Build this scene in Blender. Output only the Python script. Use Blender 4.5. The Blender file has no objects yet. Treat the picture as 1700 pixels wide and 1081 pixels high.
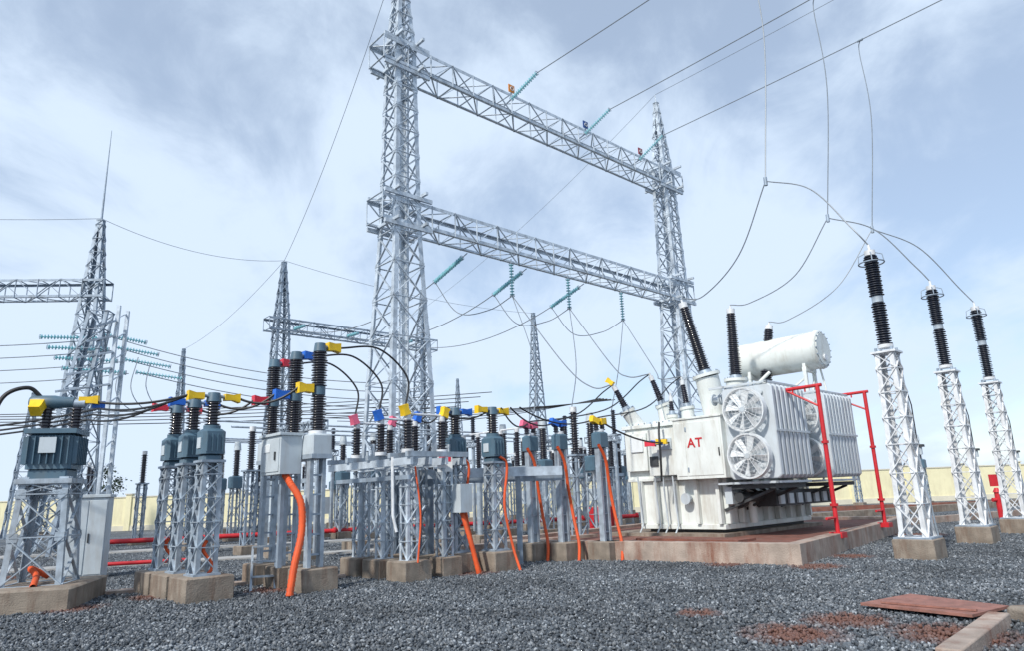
import bpy, math, random
import numpy as np
from mathutils import Vector, Matrix
random.seed(7)
SC=bpy.context.scene
COL=SC.collection
R=math.radians
# ---------------------------------------------------------------- materials
def newmat(name):
    m=bpy.data.materials.new(name); m.use_nodes=True
    nt=m.node_tree; b=nt.nodes['Principled BSDF']
    return m,nt,b
def mat(name,col,rough=.5,metal=0.,var=.18,scale=6.,bump=0.,bscale=60.,dirt=None,dirt_amt=.5,dscale=1.3,coat=0.):
    m,nt,b=newmat(name); N=nt.nodes; L=nt.links
    geo=N.new('ShaderNodeTexCoord')
    n1=N.new('ShaderNodeTexNoise'); n1.inputs['Scale'].default_value=scale; n1.inputs['Detail'].default_value=6
    L.new(geo.outputs['Object'],n1.inputs['Vector'])
    r=N.new('ShaderNodeValToRGB'); r.color_ramp.elements[0].position=.3; r.color_ramp.elements[1].position=.7
    r.color_ramp.elements[0].color=tuple(c*(1-var) for c in col)+(1,)
    r.color_ramp.elements[1].color=tuple(min(1,c*(1+var*.6)) for c in col)+(1,)
    L.new(n1.outputs['Fac'],r.inputs['Fac'])
    out=r.outputs['Color']
    if dirt:
        mp=N.new('ShaderNodeMapping'); mp.inputs['Scale'].default_value=(1.6,1.6,.35)
        L.new(geo.outputs['Object'],mp.inputs['Vector'])
        n2=N.new('ShaderNodeTexNoise'); n2.inputs['Scale'].default_value=dscale*2; n2.inputs['Detail'].default_value=9; n2.inputs['Roughness'].default_value=.7
        L.new(mp.outputs['Vector'],n2.inputs['Vector'])
        r2=N.new('ShaderNodeValToRGB'); r2.color_ramp.elements[0].position=.48; r2.color_ramp.elements[1].position=.72
        r2.color_ramp.elements[0].color=(0,0,0,1); r2.color_ramp.elements[1].color=(dirt_amt,)*3+(1,)
        L.new(n2.outputs['Fac'],r2.inputs['Fac'])
        mx=N.new('ShaderNodeMix'); mx.data_type='RGBA'
        L.new(r2.outputs['Color'],mx.inputs[0]); L.new(out,mx.inputs[6]); mx.inputs[7].default_value=tuple(dirt)+(1,)
        out=mx.outputs[2]
    L.new(out,b.inputs['Base Color'])
    b.inputs['Metallic'].default_value=metal
    mr=N.new('ShaderNodeMapRange'); mr.inputs[3].default_value=max(0.05,rough-.1); mr.inputs[4].default_value=min(1,rough+.12)
    L.new(n1.outputs['Fac'],mr.inputs[0]); L.new(mr.outputs[0],b.inputs['Roughness'])
    if coat: b.inputs['Coat Weight'].default_value=coat
    if bump:
        nb=N.new('ShaderNodeTexNoise'); nb.inputs['Scale'].default_value=bscale; nb.inputs['Detail'].default_value=5
        L.new(geo.outputs['Object'],nb.inputs['Vector'])
        bp=N.new('ShaderNodeBump'); bp.inputs['Strength'].default_value=bump; bp.inputs['Distance'].default_value=.02
        L.new(nb.outputs['Fac'],bp.inputs['Height']); L.new(bp.outputs['Normal'],b.inputs['Normal'])
    return m
STEEL=mat('galvanised_steel',(.57,.64,.71),.42,.2,.30,5,dirt=(.20,.22,.24),dirt_amt=.5)
STEELM=mat('dull_galvanised_steel',(.41,.48,.55),.5,.25,.28,7,dirt=(.20,.18,.16),dirt_amt=.55)
STEELD=mat('weathered_galvanised_steel',(.33,.40,.48),.5,.25,.3,5,dirt=(.16,.16,.15),dirt_amt=.5)
STEELW=mat('bright_zinc_steel',(.76,.78,.80),.45,.1,.2,7,dirt=(.32,.28,.24),dirt_amt=.5)
INS=mat('brown_black_porcelain',(.024,.022,.036),.25,0,.3,12,coat=.3)
INSB=mat('dark_silicone_rubber',(.026,.034,.058),.45,0,.3,9)
TANK=mat('transformer_grey_paint',(.75,.78,.75),.42,0,.09,2,bump=.05,bscale=9,dirt=(.40,.35,.27),dirt_amt=.6,dscale=1.)
TANKR=mat('radiator_grey_paint',(.56,.61,.65),.45,0,.1,2,dirt=(.36,.36,.33),dirt_amt=.45)
BLUEG=mat('blue_grey_paint',(.082,.150,.205),.45,0,.15,4,dirt=(.15,.15,.14),dirt_amt=.4)
CABG=mat('cabinet_grey_paint',(.52,.58,.62),.5,0,.1,3,dirt=(.33,.30,.26),dirt_amt=.45)
CONC=mat('stained_concrete',(.28,.235,.19),.9,0,.35,4,bump=.6,bscale=45,dirt=(.15,.085,.055),dirt_amt=.9,dscale=1.5)
CONCR=mat('red_earth_concrete',(.42,.34,.285),.9,0,.3,3,bump=.6,bscale=40,dirt=(.22,.085,.05),dirt_amt=1.0,dscale=.7)
PALE=mat('pale_concrete_path',(.42,.42,.41),.9,0,.15,2,bump=.3,bscale=30,dirt=(.28,.2,.16),dirt_amt=.5)
REDTOP=mat('red_dusty_floor',(.22,.085,.06),.95,0,.35,3,bump=.8,bscale=30,dirt=(.17,.15,.13),dirt_amt=.6)
ORANGE=mat('orange_conduit_plastic',(.76,.10,.02),.65,0,.2,5,dirt=(.35,.10,.05),dirt_amt=.6)
RED=mat('red_pipe_paint',(.60,.02,.03),.45,0,.2,4,dirt=(.3,.05,.04),dirt_amt=.5)
YEL=mat('yellow_plastic',(.88,.56,.01),.5,0,.15,8)
BLU=mat('blue_plastic',(.015,.14,.60),.5,0,.15,8)
REDP=mat('red_plastic',(.70,.03,.06),.5,0,.15,8)
PINK=mat('faded_red_plastic',(.78,.14,.24),.5,0,.1,8)
ORA=mat('phase_plate_orange',(.72,.25,.03),.5)
BLUD=mat('phase_plate_blue',(.03,.09,.30),.5)
REDD=mat('phase_plate_dark_red',(.30,.04,.06),.5)
BLK=mat('black_cable',(.02,.021,.024),.5,0,.2,8)
WIRE=mat('aluminium_conductor',(.24,.27,.30),.5,.3,.2,8)
GLASS=mat('teal_glass_insulator',(.26,.56,.62),.2,0,.2,10,coat=.5)
WALLM=mat('cream_wall_paint',(.82,.76,.50),.85,0,.08,1.2,bump=.2,bscale=12,dirt=(.55,.47,.32),dirt_amt=.5,dscale=.6)
COPING=mat('wall_coping',(.66,.62,.5),.85,0,.1,2)
DARK=mat('dark_steel',(.06,.065,.07),.6,.2,.3,8)  # even dark grey for tank base, radiator supports, cabling and handles
WHITE=mat('white_fan_paint',(.78,.81,.82),.4,0,.06,5,dirt=(.4,.38,.34),dirt_amt=.4)
REDLET=mat('red_lettering',(.55,.025,.03),.5)
RUST=mat('pinkish_rusty_plate',(.34,.155,.12),.75,.1,.3,7,bump=.3,bscale=40,dirt=(.17,.10,.08),dirt_amt=.7,dscale=2)
BARK=mat('bark',(.09,.06,.04),.9)
LEAF=mat('dark_foliage',(.045,.075,.045),.7,0,.5,3)
def ground_mat(name,stone):
    m,nt,b=newmat(name); N=nt.nodes; L=nt.links
    g=N.new('ShaderNodeNewGeometry')
    v=N.new('ShaderNodeTexVoronoi'); v.inputs['Scale'].default_value=26
    L.new(g.outputs['Position'],v.inputs['Vector'])
    sep=N.new('ShaderNodeSeparateColor'); L.new(v.outputs['Color'],sep.inputs[0])
    r=N.new('ShaderNodeValToRGB'); e=r.color_ramp.elements
    e[0].position=0; e[0].color=(.038,.046,.056,1); e[1].position=1; e[1].color=(.34,.37,.40,1)
    k=e.new(.55); k.color=(.098,.114,.132,1); k=e.new(.85); k.color=(.17,.18,.19,1)
    L.new(sep.outputs[0],r.inputs['Fac'])
    n=N.new('ShaderNodeTexNoise'); n.inputs['Scale'].default_value=.45; n.inputs['Detail'].default_value=6; n.inputs['Roughness'].default_value=.6
    L.new(g.outputs['Position'],n.inputs['Vector'])
    mr=N.new('ShaderNodeMapRange'); mr.inputs[1].default_value=.3; mr.inputs[2].default_value=.7; mr.inputs[3].default_value=.58; mr.inputs[4].default_value=1.38
    L.new(n.outputs['Fac'],mr.inputs[0])
    mul=N.new('ShaderNodeVectorMath'); mul.operation='SCALE'; L.new(r.outputs['Color'],mul.inputs[0]); L.new(mr.outputs[0],mul.inputs['Scale'])
    out=mul.outputs[0]
    prev=None
    for (x,y,rad) in [(2.15,9.0,.5),(2.75,7.6,.9),(3.6,8.2,.8),(4.2,7.3,1.0),(-6.2,12.6,.9),(-4.4,12.9,.8),(-1.0,14.6,1.0),(5.4,13.4,.9),(4.0,14.3,.7),(6.8,15.0,.8),(11,20,1.2),(-12,17,.9),(-7.0,11.4,.8)]:
        d=N.new('ShaderNodeVectorMath'); d.operation='DISTANCE'; L.new(g.outputs['Position'],d.inputs[0]); d.inputs[1].default_value=(x,y,0)
        q=N.new('ShaderNodeMapRange'); q.inputs[1].default_value=rad*.2; q.inputs[2].default_value=rad; q.inputs[3].default_value=1; q.inputs[4].default_value=0
        L.new(d.outputs['Value'],q.inputs[0])
        if prev is None: prev=q.outputs[0]
        else:
            mm=N.new('ShaderNodeMath'); mm.operation='MAXIMUM'; L.new(prev,mm.inputs[0]); L.new(q.outputs[0],mm.inputs[1]); prev=mm.outputs[0]
    n3=N.new('ShaderNodeTexNoise'); n3.inputs['Scale'].default_value=5; n3.inputs['Detail'].default_value=8; n3.inputs['Roughness'].default_value=.65; L.new(g.outputs['Position'],n3.inputs['Vector'])
    ad=N.new('ShaderNodeMath'); ad.operation='MULTIPLY'; L.new(prev,ad.inputs[0]); L.new(n3.outputs['Fac'],ad.inputs[1])
    rr=N.new('ShaderNodeMapRange'); rr.inputs[1].default_value=.20; rr.inputs[2].default_value=.44; rr.inputs[3].default_value=0; rr.inputs[4].default_value=.85
    L.new(ad.outputs[0],rr.inputs[0])
    mx=N.new('ShaderNodeMix'); mx.data_type='RGBA'; L.new(rr.outputs[0],mx.inputs[0]); L.new(out,mx.inputs[6]); mx.inputs[7].default_value=(.16,.068,.045,1)
    L.new(mx.outputs[2],b.inputs['Base Color']); b.inputs['Roughness'].default_value=.75
    if not stone:
        v2=N.new('ShaderNodeTexVoronoi'); v2.inputs['Scale'].default_value=20; L.new(g.outputs['Position'],v2.inputs['Vector'])
        bp=N.new('ShaderNodeBump'); bp.inputs['Strength'].default_value=1; bp.inputs['Distance'].default_value=.03; bp.invert=True
        L.new(v2.outputs['Distance'],bp.inputs['Height']); L.new(bp.outputs['Normal'],b.inputs['Normal'])
    return m
GRAV=ground_mat('gravel_stones',True); GND=ground_mat('gravel_bed',False)
# ---------------------------------------------------------------- builder
class B:
    def __init__(s): s.v=[];s.f=[];s.m=[];s.s=[];s.mats=[]
    def mi(s,m):
        if m not in s.mats: s.mats.append(m)
        return s.mats.index(m)
    def add(s,vs,fs,m,sm=False):
        o=len(s.v); s.v.extend([tuple(x) for x in vs]); k=s.mi(m)
        for f in fs: s.f.append([i+o for i in f]); s.m.append(k); s.s.append(sm)
    def box(s,x0,x1,y0,y1,z0,z1,m,ch=0):
        if ch:
            c=ch; P=[(x0+c,y0),(x1-c,y0),(x1,y0+c),(x1,y1-c),(x1-c,y1),(x0+c,y1),(x0,y1-c),(x0,y0+c)]
            vs=[(x,y,z0) for x,y in P]+[(x,y,z1-c) for x,y in P]
            cx,cy=(x0+x1)/2,(y0+y1)/2
            vs+=[(x-math.copysign(c,x-cx),y-math.copysign(c,y-cy),z1) for x,y in P]
            fs=[[i,(i+1)%8,(i+1)%8+8,i+8] for i in range(8)]+[[i+8,(i+1)%8+8,(i+1)%8+16,i+16] for i in range(8)]+[list(range(16,24)),list(range(7,-1,-1))]
            s.add(vs,fs,m); return
        vs=[(x0,y0,z0),(x1,y0,z0),(x1,y1,z0),(x0,y1,z0),(x0,y0,z1),(x1,y0,z1),(x1,y1,z1),(x0,y1,z1)]
        s.add(vs,[[0,3,2,1],[4,5,6,7],[0,1,5,4],[1,2,6,5],[2,3,7,6],[3,0,4,7]],m)
    def frame(s,p,q,up=None):
        p=Vector(p);q=Vector(q);d=(q-p).normalized()
        u=Vector(up) if up else Vector((0,0,1))
        if abs(d.dot(u))>.97: u=Vector((1,0,0))
        a=d.cross(u).normalized(); b=a.cross(d).normalized()
        return p,q,d,a,b
    def strut(s,p,q,w,h,m,up=None):
        p,q,d,a,b=s.frame(p,q,up); w/=2;h/=2
        vs=[p-a*w-b*h,p+a*w-b*h,p+a*w+b*h,p-a*w+b*h,q-a*w-b*h,q+a*w-b*h,q+a*w+b*h,q-a*w+b*h]
        s.add(vs,[[0,3,2,1],[4,5,6,7],[0,1,5,4],[1,2,6,5],[2,3,7,6],[3,0,4,7]],m)
    def angle(s,p,q,a,b,w,t,m):
        p=Vector(p);q=Vector(q);a=Vector(a);b=Vector(b)
        S=[Vector((0,0,0)),a*w,a*w+b*t,a*t+b*t,a*t+b*w,b*w]
        vs=[p+x for x in S]+[q+x for x in S]
        s.add(vs,[[i,(i+1)%6,(i+1)%6+6,i+6] for i in range(6)]+[[5,4,3,2,1,0],[6,7,8,9,10,11]],m)
    def lathe(s,p,q,prof,m,n=14,sm=True):
        p,q,d,a,b=s.frame(p,q)
        vs=[]
        for t,r in prof:
            for i in range(n):
                th=2*math.pi*i/n; vs.append(p+d*t+a*(r*math.cos(th))+b*(r*math.sin(th)))
        fs=[]
        for k in range(len(prof)-1):
            for i in range(n):
                j=(i+1)%n; fs.append([k*n+i,k*n+j,(k+1)*n+j,(k+1)*n+i])
        s.add(vs,fs,m,sm)
        o=len(vs)-n
        s.add(vs[:n],[list(range(n-1,-1,-1))],m); s.add(vs[o:],[list(range(n))],m)
    def cyl(s,p,q,r1,m,r2=None,n=14):
        r2=r1 if r2 is None else r2
        s.lathe(p,q,[(0,r1),((Vector(q)-Vector(p)).length,r2)],m,n)
    def insul(s,p,q,rc,rs,pitch,m,n=14,taper=1.):
        L=(Vector(q)-Vector(p)).length; k=max(2,int(L/pitch)); pt=L/k; prof=[(0,rc)]
        for i in range(k):
            f=1+(taper-1)*(i/k); r=rs*f*(1 if i%2==0 else .9); c=rc*f; t=i*pt
            prof+=[(t+.12*pt,c),(t+.38*pt,r),(t+.52*pt,r*.98),(t+.68*pt,c)]
        prof.append((L,rc*taper)); s.lathe(p,q,prof,m,n)
    def tube(s,pts,r,m,n=6,radf=None):
        pts=[Vector(x) for x in pts]; N=len(pts)
        vs=[];a=None
        for i,x in enumerate(pts):
            d=(pts[min(i+1,N-1)]-pts[max(i-1,0)]).normalized()
            if a is None:
                u=Vector((0,0,1)) if abs(d.z)<.9 else Vector((1,0,0)); a=d.cross(u).normalized()
            else: a=(a-d*a.dot(d)).normalized()
            b=d.cross(a); rr=radf(i) if radf else r
            for k in range(n):
                th=2*math.pi*k/n; vs.append(x+a*(rr*math.cos(th))+b*(rr*math.sin(th)))
        fs=[]
        for k in range(N-1):
            for i in range(n):
                j=(i+1)%n; fs.append([k*n+i,k*n+j,(k+1)*n+j,(k+1)*n+i])
        s.add(vs,fs,m,True)
    def ring(s,c,ax,R_,r,m,n=28):
        c=Vector(c);ax=Vector(ax).normalized(); u=Vector((0,0,1)) if abs(ax.z)<.9 else Vector((1,0,0))
        a=ax.cross(u).normalized(); b=ax.cross(a)
        s.tube([c+a*R_*math.cos(2*math.pi*i/n)+b*R_*math.sin(2*math.pi*i/n) for i in range(n+1)],r,m,6)
    def cap(s,p,d,m,L=.2,w0=.05,w1=.10):
        p=Vector(p);d=Vector(d).normalized(); L*=.85; w1*=.85; q=p+d*L
        pp,qq,dd,a,b=s.frame(p,q)
        vs=[]
        for c,w,h in ((p-d*.06,w0*1.2,w0*1.2),(p+d*L*.4,w0,w0),(q,w1*.7,w1)):
            vs+=[c-a*w-b*h,c+a*w-b*h,c+a*w+b*h*.8,c-a*w+b*h*.8]
        fs=[[0,3,2,1],[8,9,10,11]]
        for k in (0,4):
            for i in range(4): fs.append([k+i,k+(i+1)%4,k+4+(i+1)%4,k+4+i])
        s.add(vs,fs,m)
    def obj(s,name,loc=(0,0,0),rot=0,parent=None,bevel=0,scale=1):
        me=bpy.data.meshes.new(name)
        me.from_pydata(s.v,[],s.f)
        for m in s.mats: me.materials.append(m)
        me.polygons.foreach_set('material_index',s.m)
        me.polygons.foreach_set('use_smooth',s.s)
        me.update()
        try: me.set_sharp_from_angle(angle=R(38))
        except Exception: pass
        o=bpy.data.objects.new(name,me); COL.objects.link(o)
        o.location=loc; o.rotation_euler=(0,0,rot); o.scale=(scale,)*3
        if parent: o.parent=parent
        if bevel:
            md=o.modifiers.new('bevel','BEVEL'); md.width=bevel; md.segments=2; md.limit_method='ANGLE'
        return o
def inst(o,name,loc,rot=0):
    n=bpy.data.objects.new(name,o.data); COL.objects.link(n); n.location=loc; n.rotation_euler=(0,0,rot); return n
def empty(name,loc=(0,0,0),rot=0):
    e=bpy.data.objects.new(name,None); COL.objects.link(e); e.location=loc; e.rotation_euler=(0,0,rot); return e
def catmull(P,k=8):
    P=[Vector(x) for x in P]; Q=[P[0]*2-P[1]]+P+[P[-1]*2-P[-2]]; out=[]
    for i in range(1,len(Q)-2):
        a,b,c,d=Q[i-1:i+3]
        for j in range(k):
            t=j/k; out.append(.5*((2*b)+(c-a)*t+(2*a-5*b+4*c-d)*t*t+(3*b-a-3*c+d)*t**3))
    out.append(P[-1]); return out
def sag(p,q,s,n=18):
    p=Vector(p);q=Vector(q)
    return [p.lerp(q,i/n)-Vector((0,0,4*s*(i/n)*(1-i/n))) for i in range(n+1)]
def truss(b,st,leg,br,m,xb=True,hz=True,t=.35):
    n=len(st)
    for k in range(4):
        for i in range(n-1):
            c=[Vector(x) for x in st[i]]; a=(c[(k+1)%4]-c[k]).normalized(); d=(c[(k-1)%4]-c[k]).normalized()
            b.angle(st[i][k],st[i+1][k],a,d,leg,leg*.14,m)
    for i in range(n):
        if hz or i in(0,n-1):
            for k in range(4): b.strut(st[i][k],st[i][(k+1)%4],br,br*t,m)
        if i<n-1:
            for k in range(4):
                if xb or (i+k)%2==0: b.strut(st[i][k],st[i+1][(k+1)%4],br,br*t,m)
                if xb or (i+k)%2==1: b.strut(st[i][(k+1)%4],st[i+1][k],br,br*t,m)
def tower(b,prof,leg,br,m,cx=0,cy=0,pf=1.0,xb=True,hz=True,gus=0,mn=0.):
    z=prof[0][0]; zt=prof[-1][0]; zs=[z]
    def hw(z):
        for (a,x),(c,y) in zip(prof,prof[1:]):
            if z<=c: return x+(y-x)*(z-a)/(c-a)
        return prof[-1][1]
    while z<zt-hw(z)*pf: z+=max(mn,2*hw(z)*pf); zs.append(min(z,zt))
    if zs[-1]<zt-.05: zs.append(zt)
    st=[]
    for z in zs:
        w=hw(z); st.append([(cx-w,cy-w,z),(cx+w,cy-w,z),(cx+w,cy+w,z),(cx-w,cy+w,z)])
        if gus and z>zs[0] and w>.3:
            g=gus
            for sx in(-1,1):
                for sy in(-1,1):
                    x,y=cx+sx*w,cy+sy*w
                    b.box(min(x,x-sx*g),max(x,x-sx*g),y-.006+sy*.012,y+.006+sy*.012,z-g*.5,z+g*.5,m)
                    b.box(x-.006+sx*.012,x+.006+sx*.012,min(y,y-sy*g),max(y,y-sy*g),z-g*.5,z+g*.5,m)
    truss(b,st,leg,br,m,xb,hz)
def hbeam(b,x0,x1,y0,y1,z0,z1,leg,br,m,xb=True,step=None,hz=True):
    step=step or (z1-z0)*1.1; n=max(2,round((x1-x0)/step)); st=[]
    for i in range(n+1):
        x=x0+(x1-x0)*i/n; st.append([(x,y0,z0),(x,y1,z0),(x,y1,z1),(x,y0,z1)])
    truss(b,st,leg,br,m,xb,hz)
A0=R(43.95); UU=Vector((.72,.694,0)); VV=Vector((-.694,.72,0))
def conduit(b,pts,r=.06,m=ORANGE):
    P=catmull(pts,14); b.tube(P,r,m,10,radf=lambda i:r*(1.0 if i%2 else .88))
def footing(b,x,y,w,h,m=CONC): b.box(x-w/2,x+w/2,y-w/2,y+w/2,-.1,h,m,ch=.02)
# ---------------------------------------------------------------- ground + gravel
b=B(); S=3000
b.add([(-S,-S,0),(S,-S,0),(S,S,0),(-S,S,0)],[[0,1,2,3]],GND); b.obj('gravel_ground')
def gravel_tile(seed):
    rng=np.random.default_rng(seed); n=2800
    ph=(1+5**.5)/2
    ico=np.array([(-1,ph,0),(1,ph,0),(-1,-ph,0),(1,-ph,0),(0,-1,ph),(0,1,ph),(0,-1,-ph),(0,1,-ph),(ph,0,-1),(ph,0,1),(-ph,0,-1),(-ph,0,1)])/1.9
    F=np.array([(0,11,5),(0,5,1),(0,1,7),(0,7,10),(0,10,11),(1,5,9),(5,11,4),(11,10,2),(10,7,6),(7,1,8),(3,9,4),(3,4,2),(3,2,6),(3,6,8),(3,8,9),(4,9,5),(2,4,11),(6,2,10),(8,6,7),(9,8,1)])
    q=rng.normal(size=(n,4)); q/=np.linalg.norm(q,axis=1)[:,None]
    w,x,y,z=q.T
    Rm=np.stack([1-2*(y*y+z*z),2*(x*y-z*w),2*(x*z+y*w),2*(x*y+z*w),1-2*(x*x+z*z),2*(y*z-x*w),2*(x*z-y*w),2*(y*z+x*w),1-2*(x*x+y*y)],1).reshape(n,3,3)
    sz=rng.uniform(.011,.028,(n,1,1))*rng.uniform(.6,1.25,(n,1,3))
    P=ico[None]*rng.uniform(.75,1.2,(n,12,1))*sz
    P=np.einsum('nij,nkj->nki',Rm,P)
    c=np.stack([rng.uniform(-1.02,1.02,n),rng.uniform(-1.02,1.02,n),rng.uniform(.0,.035,n)],1)
    P+=c[:,None]
    V=P.reshape(-1,3); FF=(F[None]+12*np.arange(n)[:,None,None]).reshape(-1,3)
    me=bpy.data.meshes.new('gravel_stones')
    me.vertices.add(len(V)); me.vertices.foreach_set('co',V.ravel())
    me.loops.add(len(FF)*3); me.loops.foreach_set('vertex_index',FF.ravel().astype(np.int32))
    me.polygons.add(len(FF)); me.polygons.foreach_set('loop_start',np.arange(0,len(FF)*3,3,dtype=np.int32))
    me.update(calc_edges=True); me.materials.append(GRAV); return me
tiles=[gravel_tile(i) for i in range(3)]
ge=empty('gravel')
k=0
for j in range(2,16):
    y=j*2.0
    for i in range(-14,15):
        x=i*2.0
        if abs(x)<y*.84+3:
            o=bpy.data.objects.new('stones_%d'%k,random.choice(tiles)); COL.objects.link(o); o.parent=ge; o.location=(x,y+1,0); o.rotation_euler=(0,0,random.randrange(4)*math.pi/2); k+=1
# ---------------------------------------------------------------- perimeter wall
b=B()
for i in range(-16,17):
    x=i*4.0
    b.box(x-.2,x+.2,50.85,51.25,0,2.5,WALLM)
    b.box(x+.2,x+3.8,50.95,51.15,0,2.3,WALLM)
    b.box(x+.2,x+3.8,50.9,51.2,2.3,2.38,COPING)
    b.box(x-.26,x+.26,50.79,51.31,2.5,2.58,COPING)
    b.box(x+.2,x+3.8,50.9,50.949,0,.35,COPING)
b.obj('perimeter_wall')
# ---------------------------------------------------------------- main gantry
gang=R(42.6)
TP=[(0,.95),(5,.78),(10.4,.52),(17.4,.40),(21.5,.1)]
def tw(z):
    for (a,x),(c,y) in zip(TP,TP[1:]):
        if z<=c: return x+(y-x)*(z-a)/(c-a)
g=empty('lattice_gantry',(-3.7,22,0),gang)
for nm,x in(('tower_near',0),('tower_far',16)):
    b=B(); tower(b,TP,.16,.065,STEEL,cx=x,pf=.95,gus=.2,mn=.7)
    for dx in(-.16,.16): b.strut((x+dx,-.25,.3),(x+dx,-.25,17),.05,.04,STEEL)
    for i in range(28): b.strut((x-.16,-.25,.5+i*.6),(x+.16,-.25,.5+i*.6),.025,.025,STEEL)
    for sx in(-1,1):
        for sy in(-1,1): b.box(x+sx*.95-.3,x+sx*.95+.3,sy*.95-.3,sy*.95+.3,-.1,.3,CONC)
    for z in(10.4,11.5,16.4,17.5):
        h=tw(z)+.04
        for sy in(-h,h): b.strut((x-.95,sy,z),(x+.95,sy,z),.09,.14,STEEL)
        for sx in(-h,h): b.strut((x+sx,-.85,z+.13),(x+sx,.85,z+.13),.09,.1,STEEL)
    b.cyl((x,0,21.4),(x,0,22.0),.02,STEEL)
    b.obj(nm,parent=g)
for nm,z in(('lower_beam',10.5),('upper_beam',16.5)):
    b=B(); hbeam(b,-1.0,17.0,-.5,.5,z,z+.9,.12,.055,STEEL,xb=False,step=1.0)
    b.obj(nm,parent=g)
b=B()
for x,m in((5,ORA),(9.5,BLUD),(13.5,REDD)):
    b.strut((x,-.5,17.4),(x,-.5,17.5),.05,.05,STEELD); b.box(x-.16,x+.16,-.53,-.50,17.46,17.8,m)
    b.ring((x,-.55,17.62),(0,1,0),.08,.018,STEELW,12)
b.obj('phase_plates',parent=g)
def GW(x,y,z):
    c,s=math.cos(gang),math.sin(gang); return Vector((-3.7+x*c-y*s,22+x*s+y*c,z))
# ---------------------------------------------------------------- background gantries
BP=[(0,.68),(4,.55),(8,.42),(10.9,.34),(14.2,.1)]
b=B(); tower(b,BP,.12,.055,STEELD,0,0,.95,mn=.6); tower(b,BP,.12,.055,STEELD,9.0,0,.95,mn=.6)
hbeam(b,-.8,9.8,-.4,.4,10.3,11.0,.1,.05,STEELD,xb=False,step=.8)
b.obj('lattice_gantry',(-12.2,35.3,0),R(42))
b=B(); tower(b,[(0,.75),(5,.6),(10.5,.36),(13.9,.12)],.13,.055,STEELD,0,0,1.0,mn=.65); b.cyl((0,0,13.8),(0,0,18.3),.05,STEELD,.012)
hbeam(b,-18,.6,-.4,.4,10.3,11.1,.1,.055,STEELD,xb=False,step=.9)
tower(b,[(0,.75),(5,.6),(10.5,.36),(13.9,.12)],.13,.055,STEELD,-17,0,1.0,mn=.65)
b.obj('lattice_gantry',(-17.9,28.2,0),R(5))
b=B(); 
st=[]
for i in range(13):
    z=i*.72; t=i/12; w=.55-.2*t; cx=-.75+1.15*t
    st.append([(cx-w,-w*.8,z),(cx+w,-w*.8,z),(cx+w,w*.8,z),(cx-w,w*.8,z)])
truss(b,st,.12,.06,STEELD,xb=False)
b.strut((.95,0,0),(1.0,0,8.9),.12,.12,STEEL); b.strut((.95,.8,0),(1.0,.8,8.9),.12,.12,STEEL)
for i in range(11): b.strut((.96,0,.4+i*.8),(.96,.8,.8+i*.8),.05,.03,STEEL)
for i in range(5): b.strut((-.6+i*.28,-.5,5.6+i*.6),(1.0,-.1,5.9+i*.6),.07,.07,STEELD)
b.obj('lattice_mast',(-15.6,24.5,0),R(8))
for (x,y,h) in((1.56,48.4,14.3),(-27.4,56,14.3),(-6.3,76,14.3),(-9.5,62,11),(-31,44,9)):
    b=B(); tower(b,[(0,.7),(h*.6,.36),(h,.1)],.12,.07,STEELD,0,0,1.1,mn=.7); b.obj('lattice_tower',(x,y,0),A0)
# ---------------------------------------------------------------- overhead lines
def gstring(b,p,q): 
    b.insul(p,q,.025,.10,.11,GLASS,10)
    for x in(p,q): b.ring(x,Vector(q)-Vector(p),.09,.012,STEELD,12)
b=B(); LD=Vector((.694,-.72,0))
lines=[((0,25.4,17.1),1.94,17.65,10.8),((3.3,28.4,17.1),1.9,17.75,10.8),((6.2,31.1,17.1),1.9,17.9,11.06)]
drops=[(6.5,16,8.95),(8.9,18,8.7),(11.2,20,9.08)]
bush=[(4.72,18.35,6.62),(6.36,19.4,6.66),(7.92,20.7,6.42)]
arrt=[(7.78,14.15,6.5),(10.82,17.1,6.5),(13.5,19.5,6.5)]
for (st0,s1,z1,sd),T,bt,at in zip(lines,drops,bush,arrt):
    p=Vector(st0); q=p+LD*s1; q.z=z1
    p2=p+LD*.45; p2.z=p.z+.1
    b.tube([p,p2],.03,STEELD); gstring(b,p2,q)
    e=p+LD*38; e.z=z1+1.6
    W=sag(q,e,.35,40); b.tube(W,.018,WIRE)
    d=p+LD*sd; d.z=z1+.0
    k=min(W,key=lambda x:(x.xy-d.xy).length)
    T=Vector(T)
    b.cyl(k+LD*.1,k-LD*.1,.05,STEELD,n=8)
    b.tube(catmull([k,k+Vector((-.05,.1,-.5)),Vector(k).lerp(T,.5)+Vector((.25,0,.3)),T]),.016,WIRE)
    b.tube(catmull([T,T.lerp(Vector(bt),.45)+Vector((.25,-.1,-.55)),Vector(bt)+Vector((.55,-.2,.0)),bt],10),.015,WIRE)
    b.tube(catmull([T,T.lerp(Vector(at),.5)+Vector((0,0,.55)),Vector(at)+Vector((-.25,.1,.45)),at],10),.015,WIRE)
    b.cyl(T-Vector((0,0,.12)),T+Vector((0,0,.1)),.045,STEELD)
b.obj('overhead_power_line')
b=B()
lv=[(2.82,19.44,4.45),(3.98,20.0,4.8),(5.12,20.9,4.84)]
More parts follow.
